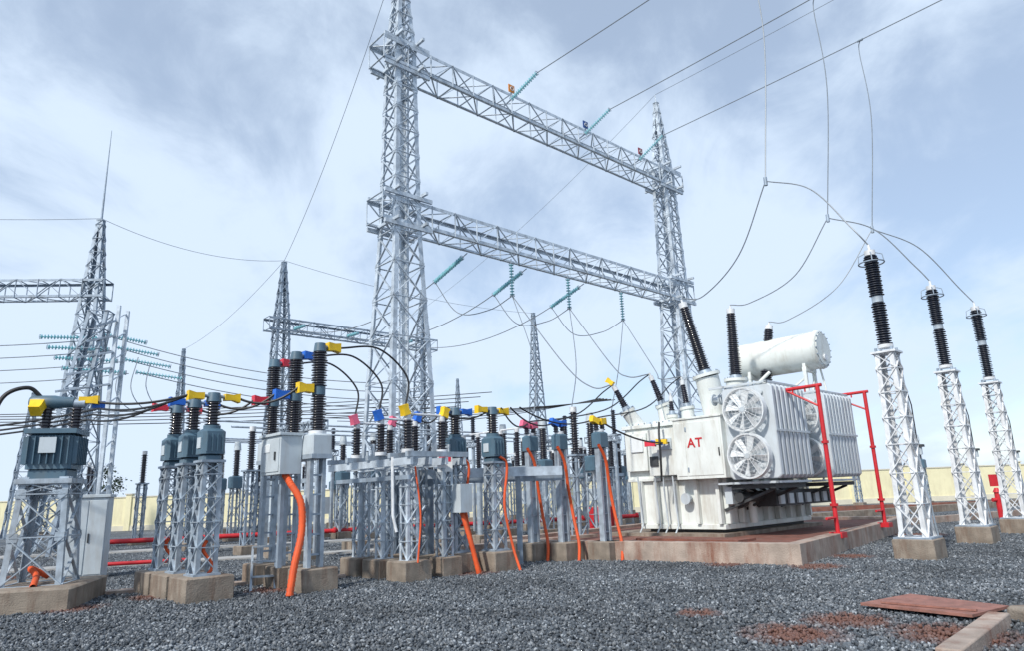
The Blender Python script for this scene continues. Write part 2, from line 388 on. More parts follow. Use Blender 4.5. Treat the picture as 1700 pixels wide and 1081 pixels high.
for hx,bx,L in((5.1,3.4,lv[0]),(8.3,6.5,lv[1]),(11.8,10.,lv[2])):
    p=GW(hx,0,10.45); q=p-Vector((0,0,.2)); r=p-Vector((0,0,1.5))
    b.tube([p,q],.02,STEELD); gstring(b,q,r)
    s0=GW(bx,.6,10.5); s1=GW(bx,2.7,9.9); gstring(b,s0+ (s1-s0)*.15,s1); b.tube([s0,s1],.02,STEELD)
    e=GW(bx-.2,14.9,10.4); b.tube(sag(s1,e,.9,20),.02,WIRE)
    gstring(b,e.lerp(s1,.09),e)
    b.tube(catmull([s1,s1.lerp(r,.3)-Vector((0,0,1.1)),s1.lerp(r,.7)-Vector((0,0,.75)),r],8),.018,WIRE)
    b.tube(catmull([r,r.lerp(Vector(L),.5)+Vector((.2,0,-1.0)),Vector(L)+Vector((-.6,.3,.0)),L],10),.018,WIRE)
    b.tube(catmull([r,r.lerp(Vector((-1.2+hx*.3,22,5.)),.6)+Vector((.5,0,-.6)),Vector((-1.2+hx*.35,21,3.9))],10),.016,WIRE)
b.obj('busbar_conductor')
b=B()
def ln(*a,r=.018,s=.6,m=WIRE): b.tube(sag(a[0],a[1],s),r,m,5)
TA=GW(0,0,22.0);TB=GW(16,0,22.0)
T3=(-12.2,35.3,14.3); TL=(-17.9,28.2,14.0)
ln(TA,T3,s=.8,r=.012); ln(TL,T3,s=.6,r=.012); ln(T3,(1.56,48.4,14.3),s=.5,r=.012); ln((-40,24,15.5),TL,s=.8,r=.012); ln(T3,(-27.4,56,14.3),s=.6,r=.012)
ln(TB,(-12.2,56,14),s=1.2,r=.010); ln(TB,TB+LD*40+Vector((0,0,2)),s=.5,r=.012)
for i in range(4):
    ln((-17+i*.5,27.8,8.6-i*.55),(-4.8+i*.4,31+i,6.6-i*.25),s=.55,r=.02)
    p=Vector((-17+i*.5,27.8,8.6-i*.55)); gstring(b,p,p.lerp(Vector((-4.8+i*.4,31+i,6.2-i*.25)),.13))
    ln((-34,22+i*.8,8.6-i*.35),(-17+i*.4,27.8,8.4-i*.5),s=.7,r=.02)
    q=Vector((-17+i*.4,27.6,8.4-i*.5)); gstring(b,q,q.lerp(Vector((-34,22,8.2)),.12))
for i in range(5):
    ln((-30,22+i,4.9+i*.15),(-3+i*.5,29+i*.4,5.0+i*.25),s=.35,r=.018,m=BLK)
    ln((-11+i,31,5.6-i*.2),(3.5,24+i,4.6+i*.15),s=.3,r=.016,m=BLK)
for i in range(3):
    b.tube(catmull([(-15.8+i*.5,27.5,7.8-i*.3),(-15.5+i*.6,26.5,6.0),(-14+i*.5,25.5,5.0),(-12.8+i*.6,26,5.6)]),.018,WIRE)
b.obj('overhead_power_line')
# ---------------------------------------------------------------- power transformer
PT=empty('power_transformer',(5,17.5,0),A0)
b=B(); TL_=4.7; TW=2.4; TU=2.8
b.box(0,TL_,0,TU,1.72,3.14,TANK); b.box(.005,TL_-.005,.005,TW,.55,1.72,TANK); b.box(-.07,TL_+.07,-.07,TU+.07,3.14,3.24,TANK)
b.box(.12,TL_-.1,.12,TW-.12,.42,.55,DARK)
b.box(-.05,TL_+.05,-.05,TW+.05,.50,.62,TANK)
for y in(.04,.65,1.25,1.85,2.34): b.box(-.13,.0,y-.05,y+.05,.63,1.71,TANK)
for x in(.1,.75,1.4,2.05,2.7,3.35,4.0,4.6):
    b.box(x-.05,x+.05,-.14,-.003,.63,3.12,TANK)
b.box(-.10,-.003,.12,2.75,1.72,1.8,TANK)
for i in range(24): b.cyl((.1+i*.195,-.03,3.24),(.1+i*.195,-.03,3.28),.022,STEELD,n=6)
for i in range(14): b.cyl((-.03,.1+i*.2,3.24),(-.03,.1+i*.2,3.28),.022,STEELD,n=6)
b.box(.5,4.2,1.1,2.2,3.24,3.36,TANK)
b.obj('tank',parent=PT,bevel=.012)
b=B()
b.box(-.42,-.14,-.42,.95,1.72,3.2,TANK); b.box(-.14,-.003,-.2,.9,1.83,3.12,TANK)
b.box(-.30,-.14,.98,1.86,1.85,3.05,TANK); b.box(-.139,-.08,.98,1.86,1.88,3.0,TANK)
b.box(-.45,-.1,-.45,.98,3.2,3.25,TANK)
b.box(-.435,-.42,-.37,.60,1.80,3.12,TANK); b.box(-.435,-.42,.62,.90,1.80,3.12,TANK)
for z in(1.95,2.95): b.box(-.45,-.436,.56,.60,z-.06,z+.06,STEELD)
b.box(-.46,-.436,-.33,-.30,2.25,2.45,DARK)
b.box(-.34,-.30,1.1,1.45,2.5,2.8,CABG); b.box(-.345,-.301,1.55,1.8,2.1,2.35,DARK)
b.box(-.16,-.003,2.0,2.7,2.0,3.0,TANK); b.box(-.2,-.16,2.1,2.5,2.5,2.9,WHITE)
for y in(1.2,1.5,1.75,2.3): b.tube([(-.25,y,1.85),(-.22,y,1.2),(-.16,y,.6),(-.3,y+.05,.35)],.022,CABG,8)
b.tube(catmull([(-.5,1.3,3.2),(-.62,1.25,2.9),(-.7,1.2,2.4),(-.6,1.3,1.7)]),.03,BLK,8)
b.cyl((-.15,.9,1.25),(-.02,.9,1.25),.09,CABG,n=12); b.cyl((-.22,.9,1.25),(-.15,.9,1.25),.14,CABG,n=16)
b.obj('control_box',parent=PT,bevel=.01)
cu=bpy.data.curves.new('lettering_AT','FONT'); cu.body='AT'; cu.size=.32; cu.extrude=.003; cu.offset=.007; cu.space_character=1.1; cu.materials.append(REDLET)
t=bpy.data.objects.new('lettering_AT',cu); COL.objects.link(t); t.parent=PT
t.matrix_local=Matrix(((0,0,-1,-.442),(-1,0,0,.55),(0,1,0,2.5),(0,0,0,1)))
def hvb(name,foot,base,top,r,rt,ft=.3,m=INS):
    b=B(); foot=Vector(foot);base=Vector(base);top=Vector(top); d=(top-base).normalized()
    b.cyl(foot,foot+(base-foot)*.04,rt*1.2,TANK,n=24)
    b.cyl(foot,base-d*.1,rt,TANK,rt*.95,n=24); b.cyl(base-d*.1,base-d*.02,rt*1.12,TANK,n=24)
    for i in range(10):
        a=2*math.pi*i/10
        pp=base-d*.02; f=b.frame(base,top); c=pp+f[3]*rt*math.cos(a)+f[4]*rt*math.sin(a); b.cyl(c,c+d*.04,.018,STEELD,n=6)
    b.cyl(base-d*.02,base+d*.10,r*1.05,STEELD,r*.8,n=18)
    b.insul(base+d*.1,top-d*.14,r*.68,r,.055,m,18,taper=.74)
    b.cyl(top-d*.14,top,r*.62,STEELW,n=16); b.cyl(top,top+d*.1,.03,STEELW,n=8)
    b.obj(name,parent=PT)
hvb('high_voltage_bushing',(1.0,.45,3.2),(.72,.52,4.5),(.39,.806,6.49),.19,.33)
hvb('high_voltage_bushing',(2.35,.5,3.2),(2.3,.5,4.5),(2.30,.42,6.54),.19,.30)
hvb('high_voltage_bushing',(4.05,.5,3.2),(4.1,.5,4.5),(4.32,.28,6.3),.19,.30)
hvb('low_voltage_bushing',(.3,2.5,3.2),(.02,2.7,3.72),(-.22,2.91,4.4),.12,.2)
hvb('low_voltage_bushing',(1.3,2.25,3.2),(1.2,2.3,3.92),(1.015,2.49,4.74),.12,.2)
hvb('low_voltage_bushing',(2.5,2.3,3.2),(2.5,2.3,3.92),(2.45,2.36,4.72),.12,.2)
hvb('neutral_bushing',(.6,1.6,3.2),(.6,1.6,3.5),(.6,1.6,4.0),.09,.14)
b=B()
b.lathe((4.4,-1.2,5.3),(4.4,1.45,5.3),[(0,.05),(.0,.52),(.03,.56),(.10,.58),(.11,.555),(2.55,.555),(2.56,.58),(2.63,.56),(2.65,.5),(2.66,.05)],TANK,40)
b.cyl((4.4,-1.22,5.3),(4.4,-1.2,5.3),.47,TANK,n=32)
for i in range(16):
    a=2*math.pi*i/16; b.cyl((4.4+.5*math.cos(a),-1.235,5.3+.5*math.sin(a)),(4.4+.5*math.cos(a),-1.2,5.3+.5*math.sin(a)),.02,STEELD,n=6)
b.cyl((4.4,-1.27,5.05),(4.4,-1.22,5.05),.1,STEELW,n=16)
for y in(-.75,.95):
    for x in(4.05,4.65): b.strut((x,y,3.24),(x,y,4.95),.09,.09,TANK)
    b.box(4.0,4.7,y-.06,y+.06,4.68,4.8,TANK); b.strut((4.05,y,3.4),(4.65,y,4.6),.05,.05,TANK)
b.strut((4.05,-.75,4.5),(4.05,.95,3.5),.05,.05,TANK)
b.tube(catmull([(4.0,.3,4.8),(3.6,.6,4.4),(3.2,1.2,3.9),(3.0,1.5,3.3)]),.05,TANK,10)
b.tube([(4.5,-1.0,4.8),(4.6,-1.05,4.2),(4.62,-.9,2.6),(4.62,-.6,1.6)],.03,TANK,8)
b.obj('conservator_tank',parent=PT)
def radiator(u0,u1,name):
    b=B(); n=int((u1-u0)/.2); dx=(u1-u0)/n
    for i in range(n):
        x=u0+dx*(i+.5); w=.075; y0,y1,z0,z1=-1.72,-.42,1.66,3.86; c=.08
        P=[(y0+c,z0),(y1-c,z0),(y1,z0+c),(y1,z1-c),(y1-c,z1),(y0+c,z1),(y0,z1-c),(y0,z0+c)]
        def sc(y,z,k): cy,cz=(y0+y1)/2,(z0+z1)/2; return (cy+(y-cy)*(1-k/.65),cz+(z-cz)*(1-k/1.1))
        vs=[(x-w,)+sc(y,z,.02) for y,z in P]+[(x-w*.7,y,z) for y,z in P]+[(x+w*.7,y,z) for y,z in P]+[(x+w,)+sc(y,z,.02) for y,z in P]
        fs=[list(range(7,-1,-1)),list(range(24,32))]
        for k in(0,8,16):
            fs+=[[k+j,k+(j+1)%8,k+8+(j+1)%8,k+8+j] for j in range(8)]
        b.add(vs,fs,TANKR)
    for z in(1.86,3.66):
        for y in(-1.45,-1.05,-.65): b.cyl((u0-.02,y,z),(u1+.02,y,z),.055,TANKR,n=12)
        for x in(u0+.35,u1-.35):
            b.cyl((x,-.7,z),(x,0,z),.09,TANKR,n=14)
            for y in(-.3,-.24,-.05): b.cyl((x,y,z),(x,y+.03,z),.15,TANKR,n=14)
    for z in(1.58,3.9):
        b.strut((u0,-1.6,z),(u1,-1.6,z),.06,.05,TANKR); b.strut((u0,-.5,z),(u1,-.5,z),.06,.05,TANKR)
        for x in(u0+.03,u1-.03): b.strut((x,-1.63,z),(x,-.1,z),.06,.05,TANKR)
    b.strut((u0,-1.735,2.75),(u1,-1.735,2.75),.02,.05,TANKR)
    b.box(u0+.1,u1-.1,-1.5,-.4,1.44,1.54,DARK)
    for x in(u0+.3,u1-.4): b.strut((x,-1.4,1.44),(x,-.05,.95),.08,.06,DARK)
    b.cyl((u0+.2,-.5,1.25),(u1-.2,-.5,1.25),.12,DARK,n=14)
    b.obj(name,parent=PT)
radiator(-.28,1.5,'radiator_bank'); radiator(2.65,4.55,'radiator_bank')
def fan(x,y,z,r,name):
    b=B(); c=Vector((x,y,z)); ax=Vector((-1,0,0))
    n=40
    vs=[];fs=[]
    for k,(rr,dx) in enumerate(((r,0),(r+.035,-.01),(r+.035,.16),(r-.005,.16))):
        for i in range(n):
            a=2*math.pi*i/n; vs.append((x+dx,y+rr*math.cos(a),z+rr*math.sin(a)))
    for k in range(4):
        for i in range(n): j=(i+1)%n; k2=(k+1)%4; fs.append([k*n+i,k*n+j,k2*n+j,k2*n+i])
    b.add(vs,fs,WHITE,True)
    b.cyl((x-.01,y,z),(x+.16,y,z),.1,WHITE,n=20); b.cyl((x-.03,y,z),(x-.01,y,z),.06,CABG,n=16)
    for i in range(8):
        a=2*math.pi*i/8+.2
        e=Vector((0,math.cos(a),math.sin(a))); t=Vector((0,-math.sin(a),math.cos(a))); X=Vector((1,0,0))
        pts=[]
        for rr,w,tw_ in((.09,.035,.06),(.25,.055,.045),(r-.03,.078,.03)):
            pts.append(c+X*(.05-tw_)+e*rr-t*w); pts.append(c+X*(.05+tw_)+e*rr+t*w)
        b.add(pts+[p+X*.008 for p in pts],[[0,1,3,2],[2,3,5,4],[6,8,9,7],[8,10,11,9],[0,2,8,6],[2,4,10,8],[1,7,9,3],[3,9,11,5],[4,5,11,10]],WHITE)
    for rr in(.18,.27,.36,.45,r): b.ring((x-.03,y,z),ax,rr,.0045,STEELW,32)
    for i in range(12):
        a=2*math.pi*i/12; b.tube([(x-.03,y+.06*math.cos(a),z+.06*math.sin(a)),(x-.03,y+(r+.01)*math.cos(a),z+(r+.01)*math.sin(a))],.006,STEELW,5)
    b.box(x+.165,x+.19,y-.5,y+.5,z-.04,z+.04,CABG)
    b.cyl((x+.165,y,z),(x+.24,y,z),.09,DARK,n=14)
    b.obj(name,parent=PT)
for u,zz in((-.55,3.27),(-.55,2.19),(2.4,3.27),(2.4,2.19)): fan(u,-1.1,zz,.49,'cooling_fan')
b=B()
b.box(-.1,.5,-.34,-.15,1.1,1.5,CABG); b.cyl((.9,-.3,.62),(.9,-.3,1.5),.1,TANK,n=14)
for i in range(6): b.tube(catmull([(.2+i*.5,-.3,1.5),(.25+i*.5,-.55,1.35),(.3+i*.5,-.5,1.1),(.4+i*.5,-.2,1.0)]),.035,DARK,7)
b.box(1.0,4.4,-.9,-.15,1.0,1.38,DARK)
for i in range(7): b.box(1.1+i*.5,1.35+i*.5,-.96,-.905,1.05,1.3,CABG)
b.obj('oil_pipework',parent=PT)
b=B()
for p,m in(((-.55,1.15,2.7),YEL),((-.62,1.45,2.66),REDP),((-.55,1.3,2.68),BLU)): b.cap(p,(-.3,.9,.05),m,.26,.06,.09)
b.cap((-.25,2.95,4.5),(-.2,.6,.5),YEL,.2,.06,.1); b.obj('bushing_cover',parent=PT)
def kerbpoly(b,P,w,z0,z1,m):
    P=[Vector((x,y,0)) for x,y in P]; n=len(P)
    I=[]
    for i in range(n):
        a=(P[i]-P[i-1]).normalized(); d=(P[(i+1)%n]-P[i]).normalized()
        na=Vector((-a.y,a.x,0)); nd=Vector((-d.y,d.x,0)); k=(na+nd); k*=w/(k.dot(na)); I.append(P[i]+k)
    vs=[];fs=[]
    for q in(P,I):
        for z in(z0,z1): vs+=[(x.x,x.y,z) for x in q]
    for i in range(n):
        j=(i+1)%n
        fs+=[[i,j,n+j,n+i],[n+i,n+j,3*n+j,3*n+i],[2*n+j,2*n+i,3*n+i,3*n+j]]
    b.add(vs,fs,m); return I
b=B()
F1=[(5.25,13.6),(12.3,22.6),(6.6,27.2),(-1.0,18.4)]
I=kerbpoly(b,F1,.28,-.1,.42,CONCR)
b.add([(p.x,p.y,.33) for p in I],[[0,1,2,3]],REDTOP)
b.obj('transformer_foundation',bevel=.01)
b=B(); b.box(-.4,5.1,-.2,3.3,.30,.42,CONC); b.box(-1.6,-.8,-1.2,1.5,.30,.38,REDTOP)
b.obj('transformer_plinth',(5,17.5,0),A0)
def sprink(x,y,arm,name,zt=3.75):
    b=B()
    b.box(-.14,.14,-.14,.14,.32,.44,RED); b.cyl((0,0,.42),(0,0,zt),.05,RED,n=12)
    b.cyl((0,-.1,zt),(0,arm,zt-.02),.042,RED,n=10); b.cyl((0,0,zt-.5),(0,arm*.75,zt-.04),.025,RED,n=8)
    b.cyl((-.5,0,.75),(0,0,.75),.03,RED,n=8); b.cyl((0,0,1.0),(0,0,1.06),.09,RED,n=12); b.cyl((0,0,2.4),(0,0,2.46),.08,RED,n=12)
    for k in(.3,.6,.9): b.cyl((0,arm*k,zt-.12),(0,arm*k,zt),.02,RED,n=6)
    b.obj(name,(x,y,0),A0)
sprink(7.1,16.1,1.0,'fire_sprinkler_pipe'); sprink(9.75,19.2,1.2,'fire_sprinkler_pipe',3.95)
# ---------------------------------------------------------------- surge arresters
def arrester():
    b=B(); footing(b,0,0,.74,.4)
    b.box(-.34,.34,-.34,.34,.4,.43,STEELD)
    tower(b,[(.43,.25),(4.08,.18)],.09,.05,STEELW,0,0,1.25,xb=True,hz=True)
    b.box(-.24,.24,-.24,.24,4.08,4.12,STEELW)
    for a in(-.15,.15):
        for c in(-.15,.15): b.cyl((a,c,4.12),(a,c,4.2),.03,STEELD,n=8)
    b.cyl((0,0,4.2),(0,0,4.27),.15,STEELW,n=18)
    b.insul((0,0,4.27),(0,0,5.2),.085,.15,.05,INSB,18)
    b.cyl((0,0,5.2),(0,0,5.34),.11,STEELM,n=18)
    b.insul((0,0,5.34),(0,0,6.25),.085,.15,.05,INSB,18)
    b.cyl((0,0,6.25),(0,0,6.36),.11,STEELW,n=18); b.cyl((0,0,6.36),(0,0,6.5),.03,STEELW,n=8)
    b.ring((0,0,6.08),(0,0,1),.25,.015,STEELD,30)
    for i in range(4):
        a=math.pi/2*i+.4; b.tube([(.09*math.cos(a),.09*math.sin(a),6.32),(.23*math.cos(a),.23*math.sin(a),6.26),(.25*math.cos(a),.25*math.sin(a),6.08)],.011,STEELD)
    b.cyl((.28,-.2,2.0),(.28,-.2,2.15),.07,CABG,n=12); b.tube([(.1,-.1,4.1),(.25,-.22,3.0),(.28,-.2,2.15)],.012,BLK)
    b.box(.2,.36,-.3,-.22,2.15,2.2,DARK)
    b.strut((.3,-.28,.43),(.24,-.2,2.0),.03,.01,STEELD)
    return b
ar=arrester().obj('surge_arrester',(7.78,14.15,0),A0)
inst(ar,'surge_arrester',(10.82,17.1,0),A0); inst(ar,'surge_arrester',(13.5,19.5,0),A0)
# ---------------------------------------------------------------- voltage transformer (far left)
b=B(); b.box(-.75,.75,-1.0,1.0,-.1,.36,CONC,ch=.03)
tower(b,[(.36,.44),(2.0,.36)],.09,.05,STEELM,0,0,.85,gus=.14)
b.box(-.42,.42,-.42,.42,1.96,2.04,STEELM)
b.box(-.29,.29,-.29,.29,2.04,2.2,BLUEG,ch=.02); 
b.box(-.34,.34,-.32,.32,2.2,2.8,BLUEG,ch=.05)
b.box(-.39,.39,-.37,.37,2.79,2.87,BLUEG)
for i in range(7): b.box(-.31+i*.1,-.295+i*.1,-.39,-.321,2.28,2.74,BLUEG); b.box(-.41,-.341,-.28+i*.09,-.265+i*.09,2.28,2.74,BLUEG); b.box(.341,.41,-.28+i*.09,-.265+i*.09,2.28,2.74,BLUEG)
b.box(-.13,.12,-.41,-.392,2.46,2.72,CABG)
b.insul((.25,0,2.87),(.25,0,3.26),.07,.12,.05,INS); b.insul((-.2,0,2.87),(-.2,0,3.26),.07,.12,.05,INS)
b.lathe((-.5,0,3.36),(.2,0,3.36),[(0,.03),(.02,.09),(.08,.12),(.4,.12),(.5,.1),(.7,.09)],BLUEG,18)
b.cyl((.2,0,3.34),(.38,0,3.34),.08,STEELD,n=12)
b.cap((.34,-.0,3.4),(1,0,.05),YEL,.28,.06,.1); b.cap((-.3,-.2,3.28),(0,-.5,-.6),YEL,.16,.09,.14); b.cap((.52,.1,3.34),(1,.2,0),BLU,.16,.06,.08)
b.tube(catmull([(-.3,0,3.43),(-.5,-.1,3.6),(-.8,-.2,3.45),(-.92,-.25,3.0),(-.97,-.2,2.4)],10),.035,BLK,8)
conduit(b,[(-.8,-.35,.2),(-.8,-.3,1.0),(-.92,-.2,1.8),(-.95,-.2,2.4),(-.9,-.25,2.75)],.075)
conduit(b,[(.1,-.6,.36),(.0,-.2,.5),(-.15,0,.6),(.05,.2,.45)],.05)
b.obj('voltage_transformer',(-7.95,12.0,0),R(16))
b=B(); b.box(-.38,.38,-.3,.3,.05,1.78,CABG); b.box(-.42,.42,-.34,.34,1.78,1.85,CABG); b.box(-.36,-.01,-.315,-.301,.12,1.72,CABG); b.box(.01,.36,-.315,-.301,.12,1.72,CABG)
b.box(-.42,.42,-.36,.36,-.1,.05,CONC); b.box(.03,.06,-.34,-.316,.8,1.0,DARK)
b.obj('control_cabinet',(-9.8,16.3,0),R(20),bevel=.01)
# ---------------------------------------------------------------- current transformers
def ct(c,h0=2.26,foot=.78,twr=.16):
    b=B(); footing(b,0,0,foot,.4); b.box(-twr-.06,twr+.06,-twr-.06,twr+.06,.4,.43,STEELD)
    tower(b,[(.43,twr+.02),(h0-.04,twr)],.075,.04,STEELM,0,0,1.15)
    b.box(-.2,.2,-.2,.2,h0-.04,h0,STEELD)
    b.box(-.15,.15,-.15,.15,h0,h0+.1,BLUEG,ch=.03); b.box(-.19,.19,-.19,.19,h0+.1,h0+.53,BLUEG,ch=.05)
    for i in range(4):
        for s in(-1,1): b.box(-.14+i*.085,-.125+i*.085,min(s*.19,s*.215),max(s*.19,s*.215),h0+.14,h0+.44,BLUEG)
    b.cyl((0,0,h0+.53),(0,0,h0+.59),.14,BLUEG,n=16)
    b.box(-.205,-.191,-.08,.08,h0+.2,h0+.38,CABG)
    b.insul((0,0,h0+.59),(0,0,h0+1.0),.08,.13,.05,INS)
    b.cyl((0,0,h0+1.0),(0,0,h0+1.16),.13,BLUEG,.1,n=16); b.cyl((-.3,0,h0+1.1),(.3,0,h0+1.1),.03,STEELD,n=8)
    b.cap((-.24,0,h0+1.1),(-1,0,0),c,.24,.055,.11); b.cap((.24,0,h0+1.1),(1,0,0),c,.24,.055,.11)
    return b
P=Vector((-5.25,11.95,0))
for i,c in enumerate((YEL,BLU,REDP)):
    b=ct(c)
    if i!=1: conduit(b,[(.05,-.1,.4),(.1,-.15,.55),(-.05,-.12,.8),(.0,-.1,.95)],.03)
    b.obj('current_transformer',P+VV*(.92*i),A0)
for (x,y,c) in((-1.3,14.8,BLU),(-.5,14.9,YEL)):
    b=ct(c,2.2,.7,.15); conduit(b,[(.15,-.55,.02),(.15,-.35,.5),(.05,-.25,1.3),(.2,-.2,2.1),(.0,-.2,2.3)],.03)
    if c is BLU: b.box(-.5,-.15,-.35,-.15,1.25,1.75,CABG)
    b.obj('current_transformer',(x,y,0),A0)
# ---------------------------------------------------------------- circuit breaker
CB=empty('circuit_breaker',(-3.62,12.65,0),A0)
cols=(YEL,BLU,REDP)
b=B()
for i in range(3):
    y=.95*i
    b.box(-.33,.33,y-.3,y+.3,-.1,.4,CONC,ch=.02)
    for sx in(-.12,.12): b.box(sx-.035,sx+.035,y-.07,y+.07,.4,2.26,STEELM); 
    for z in np.arange(.6,2.2,.34): b.box(-.084,.084,y-.05,y+.05,z,z+.03,STEELD)
b.box(-.2,.2,-.2,2.1,2.26,2.34,STEELM)
b.obj('support_frame',parent=CB)
for i in range(3):
    b=B(); y=.95*i
    b.box(-.2,.2,y-.2,y+.2,2.34,2.7,CABG,ch=.03); b.cyl((0,y,2.7),(0,y,2.76),.16,STEELW,n=16)
    b.insul((0,y,2.76),(0,y,3.42),.09,.15,.045,INS)
    b.cyl((0,y,3.42),(0,y,3.58),.12,BLUEG,n=16); b.cyl((-.3,y,3.52),(0,y,3.52),.04,STEELD,n=8); b.cap((-.2,y,3.54),(-1,0,0),cols[i],.26,.075,.13)
    b.insul((0,y,3.58),(0,y,4.24),.09,.15,.045,INS)
    b.cyl((0,y,4.24),(0,y,4.40),.12,BLUEG,.1,n=16); b.cyl((0,y,4.34),(.3,y,4.34),.04,STEELD,n=8); b.cap((.2,y,4.36),(1,0,0),cols[i],.24,.075,.12)
    b.obj('breaker_pole',parent=CB)
b=B(); b.box(-.62,-.22,.15,.95,2.0,2.68,CABG); b.box(-.66,-.2,.11,.99,2.68,2.73,CABG)
b.box(-.634,-.621,.2,.9,2.05,2.63,CABG); b.box(-.66,-.635,.3,.34,2.25,2.4,DARK); b.box(-.645,-.635,.55,.8,2.4,2.55,WHITE)
b.strut((-.4,.5,.4),(-.4,.5,2.0),.08,.08,STEELD)
conduit(b,[(-.45,.3,2.0),(-.42,.15,1.85),(-.3,-.05,1.5),(-.32,-.15,1.0),(-.5,-.3,.5),(-.62,-.4,.02)],.065)
b.obj('operating_mechanism_box',parent=CB,bevel=.008)
# ---------------------------------------------------------------- disconnect switch
b=B()
for v in(0,.85,1.7):
    for u,w in((0,.62),(.85,.5)):
        b.box(u-w/2,u+w/2,v-w/2,v+w/2,-.1,.38,CONC,ch=.02)
        tower(b,[(.38,.13),(2.1,.13)],.06,.035,STEELM if u else STEEL,u,v,1.3,xb=False)
for u in(-.22,.22,.62,1.08): b.strut((u,-.4,2.2),(u,2.7,2.2),.06,.14,STEEL)
for v in(-.35,.25,1.05,1.85,2.6): b.strut((-.3,v,2.33),(1.16,v,2.33),.1,.1,STEELM)
b.strut((-.2,-.3,1.9),(-.2,2.4,1.9),.05,.08,STEELD)
for i,c in enumerate((YEL,BLU,PINK)):
    for u in(0,.85):
        v=.05+.95*i
        b.cyl((u,v,2.38),(u,v,2.45),.12,STEELW,n=14); b.insul((u,v,2.45),(u,v,3.02),.07,.12,.055,INS)
        b.cyl((u,v,3.02),(u,v,3.12),.07,STEELW,n=12)
    b.cyl((-.05,.05+.95*i,3.14),(.9,.05+.95*i,3.14),.025,STEELW,n=8)
    for u,d in((-.05,(-.3,0,.9)),(.9,(.3,0,.9))): b.cap((u,.05+.95*i,3.17),d,c,.18,.07,.11)
    b.cyl((.42,.05+.95*i,2.38),(.42,.05+.95*i,2.7),.04,STEEL,n=8)
b.tube([(-.25,.2,2.3),(-.3,.1,1.2),(-.25,.05,.9)],.03,STEELW,8)
b.box(.95,1.25,-.4,-.1,1.2,1.75,CABG)
conduit(b,[(1.3,-.5,.02),(1.2,-.4,.6),(1.1,-.25,1.2)],.052); conduit(b,[(-.05,-.35,.35),(.05,-.3,1.2),(0,-.2,2.1)],.02)
b.obj('disconnect_switch',(-2.1,13.65,0),A0)
b=B()
for dx in(0,.4): b.strut((dx,0,0),(dx+.0,.35,.75),.04,.04,STEELM); b.strut((dx,.7,0),(dx,.35,.75),.03,.03,STEELM)
for k in(.25,.5,.75): b.strut((0,.35*k/.75,k),(.4,.35*k/.75,k),.1,.03,STEELM)
b.obj('step_ladder',(-4.75,12.8,0),R(20))
# ---------------------------------------------------------------- cable terminations
for (x,y,c) in((.33,16.7,PINK),(1.02,16.5,BLU),(1.95,16.3,YEL)):
    b=B(); footing(b,0,0,.62,.42)
    for sx in(-.1,.1): b.box(sx-.03,sx+.03,-.07,.07,.42,2.5,STEELM)
    for z in np.arange(.6,2.4,.4): b.box(-.07,.07,-.04,.04,z,z+.03,STEELD)
    b.box(-.17,.17,-.14,.14,2.5,2.86,BLUEG,ch=.04); b.cyl((0,0,2.86),(0,0,2.92),.11,STEELW,n=12)
    b.insul((-.1,0,2.9),(-.1,0,3.12),.05,.075,.05,INS); b.insul((.12,0,2.9),(.12,0,3.12),.05,.075,.05,INS)
    b.cap((-.12,0,3.12),(-.8,0,.3),c,.18,.07,.1); b.cap((.08,0,3.12),(.9,0,.1),c,.18,.07,.1)
    conduit(b,[(-.1,-.5,.02),(.02,-.42,.4),(.1,-.22,1.0),(.05,-.16,1.6),(-.08,-.2,2.2),(-.3,-.2,2.55)],.038)
    b.obj('cable_termination',(x,y,0),A0)
b=B()
b.strut((-2.2,15.2,2.0),(1.0,15.9,2.0),.1,.2,STEEL); b.strut((-2.2,15.5,1.85),(1.0,16.2,1.85),.1,.12,STEELD)
for p in((-1.9,15.4),(.0,15.8)): b.strut((p[0],p[1],0),(p[0],p[1],1.9),.12,.12,STEELD)
b.obj('cable_tray')
b=B(); b.box(-.15,.15,-.01,.01,2.0,2.35,WHITE); b.box(-.12,.12,-.016,-.011,2.2,2.32,REDP); b.strut((0,.03,0),(0,.03,2.35),.04,.04,STEELD); b.obj('warning_sign',(-1.45,14.1,0),R(8))
# ---------------------------------------------------------------- flexible jumpers
b=B()
def cb(i,side): 
    base=Vector((-3.62,12.65,0))+VV*(.95*i); return base+UU*(.4 if side else -.4)+Vector((0,0,4.36 if side else 3.54))
def cj(i,side):
    base=P+VV*(.92*i); return base+UU*(.42 if side else -.42)+Vector((0,0,3.36))
for i in range(3):
    a,c=cj(i,1),cb(i,0); b.tube(sag(a,c,.18),.022,BLK,7)
    a=cj(i,0); e=Vector((-8.0-.6*i,13.2+.8*i,3.4)); b.tube(sag(a,e,.12),.022,BLK,7)
    e2=e+Vector((-8,2,.2)); b.tube(sag(e,e2,.3),.022,BLK,7)
    a=cb(i,1); d=Vector((-2.1,13.65,3.25))+VV*(.05+.95*i)+UU*(-.05)
    m1=a.lerp(d,.35)+Vector((.25,.2,.45)); m2=a.lerp(d,.8)+Vector((.25,.2,.42))
    b.tube(catmull([a,m1,m2,d],10),.020,BLK,7)
    a=Vector((-2.1,13.65,3.25))+VV*(.05+.95*i)+UU*.9; e=Vector((-.5-.8*(i>0),14.9,3.35)) ; b.tube(sag(a,e+VV*.5*i,.2),.018,BLK,6)
    s=Vector(((.33,16.7,3.2),(1.02,16.5,3.2),(1.95,16.3,3.2))[i]); b.tube(sag(Vector((-.3+.2*i,15,3.35)),s,.25),.018,BLK,6)
    l=Vector(lv[i]); b.tube(catmull([s,s.lerp(l,.5)+Vector((0,0,-.35)),l+Vector((-.3,.1,-.2)),l],8),.018,BLK,6)
